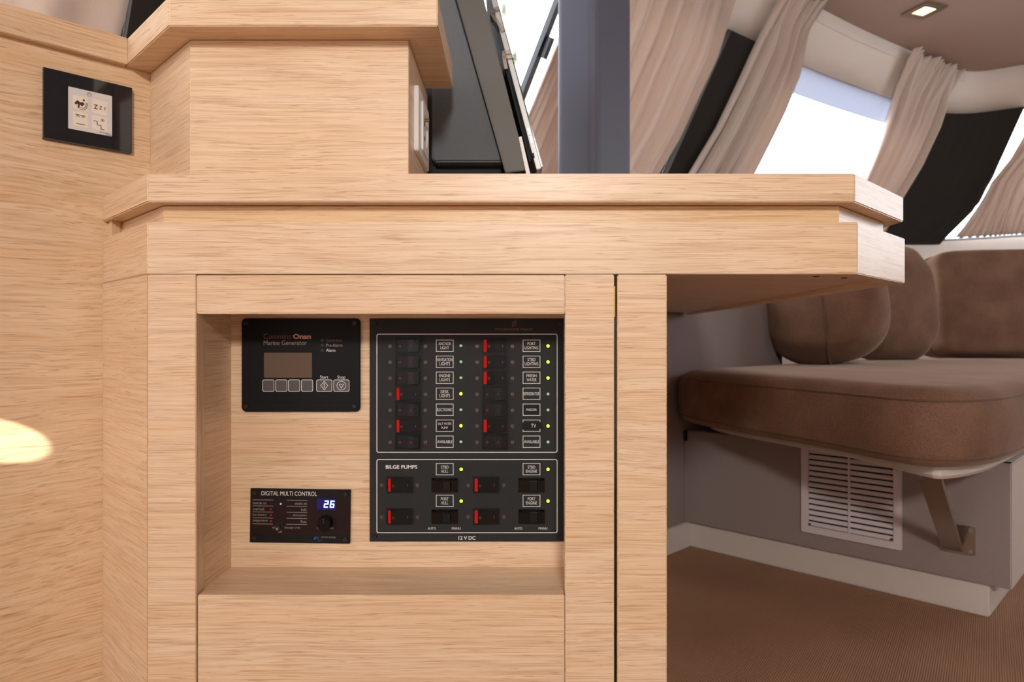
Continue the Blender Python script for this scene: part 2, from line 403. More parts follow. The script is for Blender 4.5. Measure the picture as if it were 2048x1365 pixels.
# black stay bar with a latch on the second window
w2 = WIN[1]
bm = B(); us = 3.734
patch(bm, cst(us-0.02), cst(us+0.02), ZS, ZH, 0.02, 1, 6); mb = mk('mullion', bm, M['gasket'], w2); solid(mb, 0.022, 0)
bm = B(); zl = un(1073, 104)[1]
patch(bm, cst(us+0.000), cst(us+0.034), zl-0.028, zl+0.028, 0.045, 1, 1); lb = mk('latch', bm, M['gasket'], mb); solid(lb, 0.02, 0)
# lowered strip of blind at the top of the middle window
bl = mk('roller_blind', patch(B(), cst(4.89), cst(6.85), 1.075, ZH+0.01, 0.02, 30, 2), M['blind'], smooth=True)
tag(bl, 'pale blue-grey strip of blind across the top of the large right window', 'blind')
rod = B(); tube(rod, [S(4.9+2.2*i/40, ZC-0.035, 0.02) for i in range(41)], 0.008)
o = mk('curtain_rail', rod, M['cream'], smooth=True); tag(o, 'thin cream curtain rail along the ceiling above the large window', 'curtain rail')

# curtains
def interp(tab, z):
    tab = sorted(tab, key=lambda t: t[1])
    if z <= tab[0][1]:
        (u0, z0), (u1, z1) = tab[0], tab[1]; return u0+(u1-u0)*(z-z0)/((z1-z0) or 1)*0.5
    if z >= tab[-1][1]:
        return tab[-1][0]
    for (u0, z0), (u1, z1) in zip(tab[:-1], tab[1:]):
        if z0 <= z <= z1: return u0+(u1-u0)*(z-z0)/((z1-z0) or 1)
def curtain(label, left, right, folds, zt, zb, amp=0.022, off=0.062, seed=0, gather_top=True, gather_bottom=False):
    L = [un(*p, off) for p in left] if isinstance(left[0], tuple) else [(left[0], 0), (left[1], 1.3)]
    R = [un(*p, off) for p in right] if isinstance(right[0], tuple) else [(right[0], 0), (right[1], 1.3)]
    rnd = random.Random(seed); nu, nz = folds*12, 40
    ph = [rnd.uniform(-0.6, 0.6) for _ in range(folds+2)]; am = [rnd.uniform(0.5, 1.2) for _ in range(folds+2)]
    bm = B(); g = []
    for j in range(nz+1):
        t = j/nz; z = zt+(zb-zt)*t; a, b = interp(L, z), interp(R, z)
        row = []
        for i in range(nu+1):
            s = i/nu; f = s*folds; k = int(min(f, folds-1)); fr = f-k
            p = ph[k]*(1-fr)+ph[k+1]*fr; m = am[k]*(1-fr)+am[k+1]*fr
            w = math.sin(2*math.pi*f+p+0.5*math.sin(2.1*t+k))*m
            w2 = 0.35*math.sin(2*math.pi*f*2.3+p*3+t*1.2)
            env = 1.0
            if gather_top and t < 0.22:
                x = 1-t/0.22
                w = w*(1-x)+x*(0.75*math.sin(2*math.pi*f*2+p)+0.5*math.sin(2*math.pi*f*0.5+1))
                env = 1-0.25*math.exp(-((t-0.05)/0.02)**2)
            if gather_bottom and t > 0.8:
                x = (t-0.8)/0.2; w = w*(1-x)+x*0.6*math.sin(2*math.pi*f*2.5)
            row.append(bm.verts.new(S(a+(b-a)*s, z, off+amp*env*(w+w2))))
        g.append(row)
    for j in range(nz):
        for i in range(nu): bm.faces.new((g[j][i], g[j][i+1], g[j+1][i+1], g[j+1][i]))
    o = mk('curtain', bm, M['curtain'], smooth=True); solid(o, 0.003, 0)
    tag(o, label, 'curtain', 'beige saloon curtains')
    return o
curtain('beige pleated curtain at top left above the wooden partition cap', (1.2, 1.2), [(263, 0), (244, 74)], 5, ZC-.02, ZS+.02, amp=0.03, seed=3)
curtain('wide beige curtain behind the slate post, beside the black stay bar', [(1140, 5), (1110, 80), (1045, 240), (1004, 346)], [(1461, 2), (1430, 115), (1394, 198), (1359, 277), (1319, 344)], 10, ZC-.02, ZS+.02, amp=0.024, seed=5, gather_top=False)
curtain('gathered beige curtain hanging left of the large bright window', [(1556, 2), (1513, 87), (1462, 194), (1430, 257), (1378, 344)], [(1640, 26), (1616, 63), (1596, 158), (1568, 230), (1513, 344)], 5, ZC-.015, ZS+.02, amp=0.03, seed=8)
curtain('gathered beige curtain between the large bright window and the broad black panel', [(1816, 113), (1794, 166), (1782, 198), (1770, 245), (1750, 301), (1729, 350)], [(1927, 146), (1897, 206), (1881, 261), (1849, 336), (1806, 408)], 6, ZC-.015, ZS+.02, amp=0.028, seed=11)
curtain('beige curtain swept aside above the sofa at the right edge', [(2048, 273), (2023, 316), (1984, 364), (1944, 431), (1888, 498)], (8.9, 9.2), 11, ZC-.015, ZS+.01, amp=0.026, seed=14, gather_bottom=True)

# ceiling, floor, rear wall
bm = B(); pts = [(S(UE*i/80, ZC, -0.05).x, S(UE*i/80, ZC, -0.05).y) for i in range(81)]+[(3.9, -3.4), (-3.2, -3.4), (-3.2, -1.8)]
prism(bm, pts, ZC, ZC+0.05, plan); structure(mk('ceiling', bm, M['ceiling']), 'mauve-brown headliner ceiling')
bm = B(); box(bm, -4, 5, -3.4, 4.2, -H-0.05, -H); structure(mk('floor', bm, M['carpet']), 'brown ribbed carpet')
bm = B(); box(bm, -3.2, 3.9, -3.42, -3.36, -H, ZC)
structure(mk('wall_back', bm, M['cream']), 'cream rear bulkhead')

# recessed downlight in the ceiling
c = at(1848, 20, ZC*F/(682.5-20)-D)
dl = thing('ceiling_downlight', c, 'small square recessed downlight glowing warm in the ceiling', 'downlight')
pt = frame3(c, (math.cos(.35), math.sin(.35), 0), (-math.sin(.35), math.cos(.35), 0), (0, 0, -1))
mk('frame', ring(B(), rr(-.06, -.06, .06, .06, .006), rr(-.032, -.032, .032, .032, .004), 0, 0.006, pt), M['bracket'], dl)
mk('lens', prism(B(), rr(-.032, -.032, .032, .032, .004), 0.0, 0.003, pt), M['lens'], dl, label='glowing warm lens')

# ------------------------------------------------------------ oak partition on the left and its cap
s2 = math.sqrt(.5)
def wallpt(c):      # points on planes x - y = c; u runs to the back right
    return lambda u, y0, z: None
bm = B(); prism(bm, [(-2.2, -2.2+.624), (-.41, .214), (-.43, .234), (-2.22, -2.2+.644)], -H, .346, plan)
structure(mk('wall_left', bm, WWALL), 'oak veneered half-height partition')
bm = B(); prism(bm, [(-2.2, -2.2+.607), (-.48, .127), (-.535, .182), (-2.255, -1.593+.055)], .3462, .379, plan)
structure(mk('trim_6', bm, WOOD, bevel=.0008), 'oak cap along the partition')
# glossy switch plate on the partition
def plw(px, py, c=-.624):
    a = (px-1024)/F; d = (D-c)/(1-a); return Vector((a*d, d-D, H+(682.5-py)/F*d))
pA, pB, pC, pD = plw(84, 137), plw(261, 176), plw(261, 309), plw(84, 280)
wid = ((pB-pA).length+(pC-pD).length)/2*0.999; up_ = (pA.z-pD.z+pB.z-pC.z)/2; o0 = Vector((pD.x, pD.y, (pD.z+pC.z)/2))
wf = frame3(o0, (s2, s2, 0), (0, 0, 1), (s2, -s2, 0))
def qf(px, py):     # pixel on the partition -> local plate coordinates
    p = plw(px, py); return ((p-o0).dot(Vector((s2, s2, 0))), p.z-o0.z)
sw = thing('light_switch', o0, 'glossy black light scene switch with pale touch pad on the oak partition', 'light switch')
def bowplate(x0, x1, y0, y1, z0, zf):
    bm = B(); n = 10; g0 = []; g1 = []
    for i in range(n+1):
        x = x0+(x1-x0)*i/n; g0.append([bm.verts.new(wf(x, y0, z0)), bm.verts.new(wf(x, y1, z0))]); g1.append([bm.verts.new(wf(x, y0+.001, zf(x))), bm.verts.new(wf(x, y1-.001, zf(x)))])
    for i in range(n):
        bm.faces.new((g1[i][0], g1[i+1][0], g1[i+1][1], g1[i][1])); bm.faces.new((g0[i][0], g0[i+1][0], g1[i+1][0], g1[i][0])); bm.faces.new((g0[i][1], g0[i+1][1], g1[i+1][1], g1[i][1])); bm.faces.new((g0[i][0], g0[i+1][0], g0[i+1][1], g0[i][1]))
    bm.faces.new((g0[0][0], g0[0][1], g1[0][1], g1[0][0])); bm.faces.new((g0[n][0], g0[n][1], g1[n][1], g1[n][0]))
    return bm
xm0 = qf(131, 230)[0]; xm1 = qf(222, 230)[0]
bow = lambda x: .0075-.10*(x-wid/2)**2*1.2
mk('cover_plate', bowplate(0, wid, 0, up_, 0, bow), M['plate'], sw, bevel=.0004)
for x0, x1, nm in ((xm0-.0008, xm0+.0002, 0), (xm1-.0002, xm1+.0008, 0)):
    bm = B(); prism(bm, [(x0, .003), (x1, .003), (x1, up_-.003), (x0, up_-.003)], .004, .0088, wf); mk('rib', bm, M['plate'], sw)
y0p = qf(176, 268)[1]; y1p = qf(176, 186)[1]
pad = mk('touch_pad', prism(B(), rr(xm0+.001, y0p, xm1-.001, y1p, .001), .004, .0085, wf), M['pad'], sw, label='pearl white touch pad')
pw = xm1-xm0; ph_ = y1p-y0p
def kx(f): return xm0+pw*f
def ky(f): return y1p-ph_*f
keys = [(.12, .17, .44, .52), (.53, .17, .87, .52), (.12, .56, .44, .91), (.53, .56, .87, .91)]
for i, (a, b, c_, d_) in enumerate(keys):
    k = mk('key', prism(B(), rr(kx(a), ky(d_), kx(c_), ky(b), .0015), .0085, .0088, wf), M['key'], sw)
    bm = B(); z0, z1 = .0088, .00895; X = lambda f, a=a, c_=c_: kx(a+(c_-a)*f); Y = lambda f, b=b, d_=d_: ky(b+(d_-b)*f); t = pw*.012
    if i == 0:
        prism(bm, circ(X(.72), Y(.25), pw*.025), z0, z1, wf)
        prism(bm, [(X(.1), Y(.52)), (X(.3), Y(.33)), (X(.5), Y(.45)), (X(.66), Y(.38)), (X(.78), Y(.5)), (X(.6), Y(.7)), (X(.45), Y(.58)), (X(.42), Y(.85)), (X(.32), Y(.85)), (X(.32), Y(.56)), (X(.16), Y(.66))], z0, z1, wf)
        stroke(bm, [(X(.5), Y(.8)), (X(.7), Y(.82)), (X(.82), Y(.7)), (X(.9), Y(.4))], t, z0, z1, wf)
        stroke(bm, [(X(.46), Y(.9)), (X(.74), Y(.92)), (X(.9), Y(.76)), (X(.97), Y(.42))], t, z0, z1, wf)
    elif i == 1:
        for cx, w in ((.24, .26), (.56, .2), (.83, .15)): text(bm, 'Z', X(cx), Y(.52), (c_-a)*pw*w, (d_-b)*ph_*w*1.2, wf, z1, 1, bold=.02)
    elif i == 2:
        stroke(bm, [(X(.15), Y(.2)), (X(.85), Y(.2))], t, z0, z1, wf); stroke(bm, [(X(.24), Y(.82)), (X(.82), Y(.82))], t*1.3, z0, z1, wf)
        for cx in (.32, .68):
            for dx in (-.12, -.04, .04, .12): stroke(bm, [(X(cx+dx*.4), Y(.22)), (X(cx+dx), Y(.34))], t*.6, z0, z1, wf)
    else:
        stroke(bm, [(X(.1), Y(.4)), (X(.34), Y(.4)), (X(.34), Y(.64)), (X(.58), Y(.64)), (X(.58), Y(.9)), (X(.8), Y(.9))], t*1.3, z0, z1, wf)
        prism(bm, circ(X(.68), Y(.25), pw*.016), z0, z1, wf)
        for q in range(8):
            an = q*PI/4; stroke(bm, [(X(.68)+pw*.026*math.cos(an), Y(.25)+pw*.026*math.sin(an)), (X(.68)+pw*.048*math.cos(an), Y(.25)+pw*.048*math.sin(an))], t*.7, z0, z1, wf)
    mk('icon', bm, M['icon'], k)
bm = B(); ring(bm, circ(kx(.47), ky(.08), pw*.055, 20), circ(kx(.47), ky(.08), pw*.045, 20), .0085, .00865, wf); stroke(bm, [(kx(.44), ky(.1)), (kx(.455), ky(.06)), (kx(.485), ky(.06)), (kx(.5), ky(.1))], pw*.015, .0085, .00865, wf)
mk('emblem', bm, M['dim_print'], pad)
bm = B(); sq = [(.70, .955), (.73, .935), (.715, .95), (.75, .95), (.77, .94), (.775, .955), (.80, .945), (.82, .955), (.85, .94), (.855, .955), (.88, .935), (.885, .955), (.91, .945), (.97, .95)]
stroke(bm, [(kx(a), ky(b)) for a, b in sq], pw*.008, .0085, .0087, wf); stroke(bm, [(kx(.84), ky(.985)), (kx(.96), ky(.985))], pw*.012, .0085, .0087, wf)
mk('signature', bm, M['icon'], pad)
bm = B(); vx, vy = qf(243, 294); text(bm, 'VIMAR', vx, vy, wid*.1, up_*.028, wf, .0071, 1); mk('lettering', bm, M['black'], sw)
GT = plw(-16, 880); GLEAM.rotation_euler = (GT-GLEAM.location).to_track_quat('-Z', 'Y').to_euler()

# ------------------------------------------------------------ chart table
def off_outline(x0, x1, yc, ins):
    k = ins*math.tan(PI/8)
    return x0+k, x1-k
def front_outline(x0, x1, yr, inset, yback):
    """desk plan with 45 degree corners left (down to the partition) and right"""
    k = inset*math.tan(PI/8); w = inset/s2/2
    XL, XR = x0+k, x1-k
    tl = (XL-inset+.624)/2      # XL - t - (inset + t) = -.624
    c = XL-inset+.0; tl = (XL+.6235-inset)/2
    return [(XL-tl, inset+tl), (XL, inset), (XR, inset), (XR+yr-(0 if inset == 0 else inset*.42), inset+yr-(0 if inset == 0 else inset*.42)), (.49-inset, yback), (-.3, yback), (-.3, .318)]
ct = thing('chart_table', (0, .3, H+.0713), 'light oak chart table with angled corners on top of the cabinet', 'table')
ot = front_outline(-.3878, .3646, .121, 0, 1.165)
mk('tabletop', prism(B(), ot, .1479, .1784, plan), WOOD, ct, bevel=.0012)
orc = front_outline(-.3878, .3646, .113, .0187, 1.12)
mk('recess_rail', prism(B(), orc, .1268, .1471, plan), [WR, W45, WM45, W90], ct)
oa = front_outline(-.3878, .3676, .1185, 0, 1.165); ob_ = front_outline(-.3878, .3676, .105, .02, 1.12)
bm = B()
def strip(bm, a, b, z0, z1):
    for i in range(len(a)-1):
        pass
loop = oa[:5]+ob_[:5][::-1]
prism(bm, loop, .0713, .1268, plan)
mk('drawer_front', bm, WOOD, ct, bevel=.001)
und = mk('underside_board', prism(B(), ob_[:5]+[(.25, .93), (-.3, .93), (-.3, .318)], .0765, .1262, plan), WOOD, ct)
for px, py in ((1632, 553), (1688, 556), (1650, 580), (1616, 592), (1714, 578)):
    d = (.0765)*F/(682.5-py); p = at(px, py, d-D)
    mk('screw_hole', prism(B(), [(p.x+.004*math.cos(t*.7854), p.y+.004*math.sin(t*.7854)) for t in range(8)], .0760, .0766, plan), M['slot'], ct)
bm = B(); e = .0095
pe = orc[0]
prism(bm, [(pe[0]+.012, pe[1]+.0), (pe[0]+.002, pe[1]-.02), (pe[0]-.012, pe[1]-.006), (pe[0]-.001, pe[1]+.006)], .1268, .1477, plan)
mk('end_block', bm, WV, ct)

# ------------------------------------------------------------ cabinet under the chart table
k0 = D/F
xw = lambda px: (px-1024)*k0
zw = lambda py: (682.5-py)*k0
YB = .0916
cb = thing('cabinet', (-.1, .1, 0), 'light oak cabinet with a recessed niche holding the control panels', 'cabinet')
T = .02; ZT = .0708
box_ = lambda x0, x1, y0, y1, z0, z1: box(B(), x0, x1, y0, y1, z0, z1)
mk('corner_panel', prism(B(), [(-.3880, 0), (-.5057, .1177), (-.4915, .1318), (-.3880+.008, .02)], -H, ZT, plan), WOOD, cb, bevel=.0006)
mk('stile', box_(-.3877, xw(392), 0, T, -H, ZT), [W0, W0, W0, WV], cb, bevel=.0008)
mk('top_rail', box_(xw(393), xw(1130), 0, T, zw(628), ZT-.0006), WOOD, cb, bevel=.001)
mk('lower_panel', box_(xw(395), xw(1129.5), 0, T, -H, zw(1191)), WOOD, cb, bevel=.001)
mk('stile', box_(xw(1130.5), xw(1228.5), 0, T, -H, ZT), WOOD, cb, bevel=.001)
post = mk('end_post', box_(xw(1235), xw(1334), 0, .05, -H, ZT), WOOD, cb, bevel=.0012)
mk('hinge', box_(xw(1229), xw(1232), .006, .03, ZT-.045, ZT-.012), M['brass'], cb, label='brass hinge in the gap')
mk('niche_side', box_(-.342, -.3363, T, YB+.005, zw(1191)-.01, .05), WOOD, cb)
mk('niche_back', box_(-.342, .075, YB, YB+.012, -.285, .05), WOOD, cb)
mk('niche_shelf', box_(-.3363, .068, T, YB, zw(1191)-.012, zw(1191)-.0005), WOOD, cb)
mk('niche_ceiling', box_(-.3363, .068, T, YB, .034, .046), WOOD, cb)
mk('niche_side', box_(.068, .075, T, YB, -.285, .05), WOOD, cb)
bm = B(); prism(bm, [(-.37, .035), (.16, .055), (.16, .9), (-.30, .9), (-.30, .32), (-.48, .15)], -H, -.29, plan); mk('carcass', bm, M['dark_fill'], cb)
mk('side_wall', box_(.150, .1645, .05, .87, -H, ZT), WOOD, cb)

# ------------------------------------------------------------ riser box on the chart table with its top board
rb = thing('riser_cupboard', (-.25, .15, H+.1784), 'oak box on the chart table under a thick overhanging top board', 'cupboard')
mk('body', prism(B(), [(-.4675, .1565), (-.37, .059), (-.119, .059), (-.119, .235), (-.389, .235)], .1784, .346, plan), WOOD, rb, bevel=.0006)
mk('top_board', prism(B(), [(-.4799, .1269), (-.377, .0240), (-.0815, .0240), (-.0815, .211), (-.30, .211), (-.45, .26), (-.534, .1811)], .3464, .3795, plan), WOOD, rb, bevel=.0012)
# white wall socket on the riser's right side
oc = thing('power_socket', (-.119, .155, H+.27), 'white power socket on the right side of the riser cupboard', 'socket')
sf = frame3((-.119, .103, H), (0, 1, 0), (0, 0, 1), (1, 0, 0))
mk('cover_plate', prism(B(), rr(0, .2313, .1045, .312, .003), 0, .0055, sf), M['white'], oc, bevel=.0006)
ins_ = mk('insert', ring(B(), rr(.027, .240, .079, .302, .002), circ(.053, .271, .021, 20), .0055, .0078, sf), M['white'], oc)
mk('socket_well', prism(B(), circ(.053, .271, .021, 20), .0055, .0062, sf), M['pad'], oc)
for dy in (-.0095, .0095): mk('contact_hole', prism(B(), circ(.053, .271+dy, .0028, 10), .006, .0066, sf), M['slot'], oc)
mk('earth_pin', prism(B(), circ(.053, .285, .0022, 10), .006, .012, sf), M['bracket'], oc)

# ------------------------------------------------------------ tilted console, tablet, post on the table
cn = thing('instrument_console', (0, .4, H+.1784), 'charcoal vinyl instrument console with a tilted steel frame behind the riser', 'console')
pf = pxframe(.262)
bm = B(); prism(bm, [(863, 318), (868, 324), (1006, 324), (985, 250), (870, -150), (800, -150), (863, 170)], 0, -.42, pf)
mk('body', bm, M['leather'], cn, bevel=.004, seg=3)
bm = B(); pl = pxframe(.285); zt = 682.5-.1784*F/(.285+D)
prism(bm, [(872, zt), (1015, zt), (1000, 315), (872, 315)], 0, -.38, pl); mk('shadow_plinth', bm, M['dark_fill'], cn)  # black colour stands for the shadow under the console body
bm = B(); prism(bm, [(800, zt), (872, zt), (872, 120), (800, 120)], .004, -.3, pl); mk('shadow_gap_board', bm, M['dark_fill'], cn)  # added black board in place of the shadow gap beside the riser
ps = pxframe(.250); kz = (.25+D)/F
zb = 682.5-.1784/kz
bm = B(); prism(bm, [(1011, 346), (1054, 340), (968, 0), (923, -170), (866, -170), (914, 0)], 0, -.40, ps)
mk('steel_frame', bm, M['steel'], cn, bevel=.0012)
bm = B(); prism(bm, [(1012, 346), (1050, 342), (1062, zb), (1020, zb)], -.01, -.38, ps); mk('foot', bm, M['dark_fill'], cn)
bm = B(); prism(bm, [(1037, 276), (1043, 274), (1061, 352), (1053, 352)], .004, -.05, ps); mk('holder_bracket', bm, M['white'], cn, bevel=.0006)
bm = B(); prism(bm, [(978, 48), (996, 92), (1026, 215), (1050, 300), (1068, 352), (1056, 352), (1036, 290), (1006, 190), (978, 90)], -.03, -.3, ps); mk('shaded_gap_filler', bm, M['dark_fill'], cn)  # black filler standing in for the shaded gap behind the tablet
# tablet, leaning parallel to the frame
tb = thing('tablet', at(1080, 352, .27), 'silver edged tablet leaning in clear clips on the console, seen edge on', 'tablet')
pT = pxframe(.262)
dirx = (1080-987)/340.0
def tpt(l, w_, z):      # l pixels along the tablet, w_ across its thickness
    return None
def slab(x0, y0, x1, y1, th, z0, z1):
    L_ = math.hypot(x1-x0, y1-y0); nx, ny = (y1-y0)/L_*th/2, -(x1-x0)/L_*th/2
    return [(x0+nx, y0+ny), (x1+nx, y1+ny), (x1-nx, y1-ny), (x0-nx, y0-ny)]
bm = B(); prism(bm, slab(972, -60, 1078, 338, 9.5, 0, 0), 0, -.17, pT); body = mk('body', bm, M['alu'], tb, bevel=.0008)
bm = B(); prism(bm, slab(978.7, -55, 1084.2, 332, 2.2, 0, 0), -.004, -.166, pT); mk('screen', bm, M['gloss'], tb)
bm = B(); prism(bm, slab(1012, 112, 1066, 322, 3.2, 0, 0), -.003, -.16, pT)
for v in bm.verts: v.co.x -= .0042
mk('back_cover', bm, M['dark_fill'], tb)
for (xa, ya, xb, yb) in ((1056.5, 257, 1060, 270), (1061, 273, 1064.5, 287)):
    bm = B(); prism(bm, slab(xa, ya, xb, yb, 4, 0, 0), .0012, -.002, pT); mk('button', bm, M['bracket'], body)
bm = B(); prism(bm, slab(1066, 306, 1068.5, 316, 2.5, 0, 0), .0006, -.002, pT); mk('jack', bm, M['slot'], body)
def clip(name, pts, zs):
    bm = B()
    stroke(bm, pts, 7, zs[0], zs[1], pT); return bm
def clipthing(label, pts):
    o = mk('tablet_clip', clip('', pts, (.004, -.02)), M['clear'], None); tag(o, label, 'clip', 'clear tablet clips'); return o
clipthing('upper clear plastic clip on the tablet edge', [(1006, 62), (984, 30), (988, 22), (1008, 14), (1012, 30)])
clipthing('lower clear plastic clip on the tablet edge', [(1012, 138), (1008, 116), (1008, 107), (1030, 105), (1031, 114), (1012, 116)])
# slate post
po = thing('support_post', (.19, .96, H+.1784), 'slate grey square post rising from the chart table to the ceiling', 'post')
bm = B(); c = (.1946, .874)
def rnd_poly(P, r, n=4):
    out = []
    for i in range(len(P)):
        p, a, b = Vector(P[i]), Vector(P[i-1]), Vector(P[(i+1) % len(P)])
        d1 = (a-p).normalized()*r; d2 = (b-p).normalized()*r
        for k in range(n+1):
            t = k/n; out.append(tuple((p+d1)*(1-t)**2+p*2*t*(1-t)+(p+d2)*t*t))
    return out
sq_ = [c, (c[0]+.108, c[1]+.108), (c[0]+.02, c[1]+.196), (c[0]-.088, c[1]+.088)]
prism(bm, rnd_poly(sq_, .022), .1784, ZC, plan); mk('shaft', bm, M['post'], po)
mk('foot_plate', prism(B(), rnd_poly([(c[0]+.01, c[1]-.02), (c[0]+.13, c[1]+.1), (c[0]+.02, c[1]+.22), (c[0]-.11, c[1]+.09)], .02), .1784, .184, plan), M['steel'], po)

# ------------------------------------------------------------ 12 V switch panel
pp = pxframe(YB-.003)
KP = (YB-.003+D)/F
def screw_mesh(r, mat, name):
    f = frame3((0, 0, 0), (1, 0, 0), (0, 0, 1), (0, -1, 0))
    bm = B(); n = 12; a = [bm.verts.new(f(r*math.cos(2*PI*i/n), r*math.sin(2*PI*i/n), 0)) for i in range(n)]
    b = [bm.verts.new(f(.8*r*math.cos(2*PI*i/n), .8*r*math.sin(2*PI*i/n), r*.4)) for i in range(n)]
    bm.faces.new(b)
    for i in range(n): bm.faces.new((a[i], a[(i+1) % n], b[(i+1) % n], b[i]))
    bmesh.ops.recalc_face_normals(bm, faces=bm.faces)
    nb = len(bm.faces)
    for an in (.3, .3+PI/2):
        c_, s_ = math.cos(an), math.sin(an); w = r*.13; l = r*.6
        q = [(l*c_-w*s_, l*s_+w*c_), (-l*c_-w*s_, -l*s_+w*c_), (-l*c_+w*s_, -l*s_-w*c_), (l*c_+w*s_, l*s_-w*c_)]
        bm.faces.new([bm.verts.new(f(x, y, r*.4+.00008)) for x, y in q])
    bm.faces.ensure_lookup_table()
    for i in range(nb, len(bm.faces)): bm.faces[i].material_index = 1
    me = bpy.data.meshes.new(name); bm.to_mesh(me); bm.free(); me.materials.append(mat); me.materials.append(M['slot']); return me
SCREW = screw_mesh(4.2*KP, M['screw'], 'screw'); BSCREW = screw_mesh(5.2*KP, M['blackscrew'], 'screw')
sp_ = thing('switch_panel', pp(934, 860, 0), 'anthracite twelve volt switch panel with rows of red-edged rocker switches', 'switch panel')
x0, y0, x1, y1 = 739, 637, 1129, 1084
plate = mk('panel_plate', prism(B(), [(x0, y0), (x1, y0), (x1, y1), (x0, y1)], -.003, 0, pp), M['panel'], sp_, bevel=.0005)
for a, b in ((668, 906), (919, 1067)):
    mk('border_line', ring(B(), rr(753, a, 1115, b, 4), rr(754.6, a+1.6, 1113.4, b-1.6, 3), 0, .00015, pp), M['white_print'], plate)
def profile(pts, ya, yb):
    """rocker: (px, height) profile extruded from ya to yb"""
    bm = B(); a = [bm.verts.new(pp(x, ya, z)) for x, z in pts]; b = [bm.verts.new(pp(x, yb, z)) for x, z in pts]; n = len(pts)
    bm.faces.new(a); bm.faces.new(b[::-1])
    for i in range(n): bm.faces.new((a[i], a[(i+1) % n], b[(i+1) % n], b[i]))
    return bm
def rocker(xc, yc, on, hw=26, hh=16):
    s = mk('rocker_switch', ring(B(), [(xc-hw, yc-hh+.4), (xc+hw, yc-hh+.4), (xc+hw, yc+hh-.4), (xc-hw, yc+hh-.4)], [(xc-hw+3, yc-hh+3.4), (xc+hw-3, yc-hh+3.4), (xc+hw-3, yc+hh-3.4), (xc-hw+3, yc+hh-3.4)], 0, .0016, pp), M['rocker'], sp_)
    a, b = xc-hw+3.4, xc+hw-3.4; ya, yb = yc-hh+3.8, yc+hh-3.8
    if on:
        mk('red_edge', profile([(a, 0), (a, .0012), (a+6.4, .0048), (a+6.4, 0)], ya, yb), M['red'], s, label='red edge showing the switch is on')
        mk('rocker', profile([(a+6.4, 0), (a+6.4, .0048), (xc, .0028), (b, .0006), (b, 0)], ya, yb), M['rocker'], s)
        zo = lambda x: .0048+(x-a-5.2)/(b-a-5.2)*(.0006-.0048)+.0004; m0, m1 = a+11, b-7
    else:
        mk('rocker', profile([(a, 0), (a, .0006), (xc, .0026), (b-10, .0046), (b, .0040), (b, 0)], ya, yb), M['rocker'], s)
        zo = lambda x: .0006+(x-a)/(b-10-a)*.004+.0003; m0, m1 = a+7, b-16
    bm = B(); ring(bm, circ(m0, yc+1, 2.4, 12), circ(m0, yc+1, 1.6, 12), 0, zo(m0), pp); stroke(bm, [(m1, yc-1.5), (m1, yc+3)], 1, 0, zo(m1), pp)
    mk('marking', bm, M['redmark'], s)
    for dx in (-hw-9.5, hw+9):
        inst('screw', SCREW, sp_, pp(xc+dx, yc+1, 0))
def led(x, y, on):
    bz = mk('indicator_light', prism(B(), circ(x, y, 4.2, 12), 0, .0006, pp), M['slot'], sp_)
    mk('lens', prism(B(), circ(x, y, 3.2 if on else 2.9, 12), 0, .0014, pp), M['led_on'] if on else M['led_off'], bz, label='lit yellow-green lens' if on else 'pale green lens')
def nameplate(x, y, lines, wpx, hpx=6.2, hw=17.5, hh=12, tape=False, mat='white_print'):
    fr = mk('name_frame', ring(B(), [(x-hw, y-hh), (x+hw, y-hh), (x+hw, y+hh), (x-hw, y+hh)], [(x-hw+1.1, y-hh+1.1), (x+hw-1.1, y-hh+1.1), (x+hw-1.1, y+hh-1.1), (x-hw+1.1, y+hh-1.1)], 0, .00015, pp), M['white_print'], sp_)
    z = .0002
    if tape:
        mk('label_tape', prism(B(), [(x-hw+2, y-hh+2), (x+hw-2, y-hh+2), (x+hw-2, y+hh-2), (x-hw+2, y+hh-2)], 0, .00025, pp), M['rocker'], fr); z = .0004
    bm = B(); n = len(lines)
    for i, (s, w) in enumerate(zip(lines, wpx)): text(bm, s, x, y+(i-(n-1)/2)*8.2, w, hpx, pp, z)
    mk('lettering', bm, M[mat], fr, recalc=False)
LN = [(['ANCHOR', 'LIGHT'], (25, 17)), (['NAVIGATION', 'LIGHTS'], (31, 21)), (['ENGINE', 'LIGHTS'], (22, 21)), (['DESK', 'LIGHTS'], (16, 21)), (['ELECTRONIC'], (31,)), (['SALT WATER', 'PUMP'], (27, 13)), (['AVAILABLE'], (30,))]
RN = [(['PORT', 'LIGHTING'], (16, 27)), (['STBD', 'LIGHTING'], (16, 27)), (['FRESH', 'WATER'], (20, 20)), (['REFRIGERATOR'], (31,)), (['FREEZER'], (21,)), None, (['AVAILABLE'], (30,))]
for i in range(7):
    y = 692+32*i
    rocker(816, y, i in (3, 5)); rocker(990, y, i in (0, 1, 2, 5))
    led(922, y, i in (3, 5)); led(1096, y+.4, i in (0, 1, 2, 5))
    nameplate(889.5, y, *LN[i], hpx=4.6 if i == 5 else 6.2, tape=i == 5)
    if RN[i]: nameplate(1063, y, *RN[i], hpx=4.6 if i == 4 else 6.2, tape=i == 4)
    else:
        nameplate(1063, y, [' '], (1,)) if False else mk('name_frame', ring(B(), [(1045.5, y-12), (1080.5, y-12), (1080.5, y+12), (1045.5, y+12)], [(1046.6, y-10.9), (1079.4, y-10.9), (1079.4, y+10.9), (1046.6, y+10.9)], 0, .00015, pp), M['white_print'], sp_)
        tp = mk('label_tape', prism(B(), [(1044, y-6.5), (1081, y-7.5), (1086, y-2), (1086, y+6), (1044, y+8)], .0002, .0004, pp), M['rocker'], sp_)
        mk('lettering', text(B(), 'TV', 1067, y, 10, 7.6, pp, .0005), M['white_print'], tp, recalc=False)
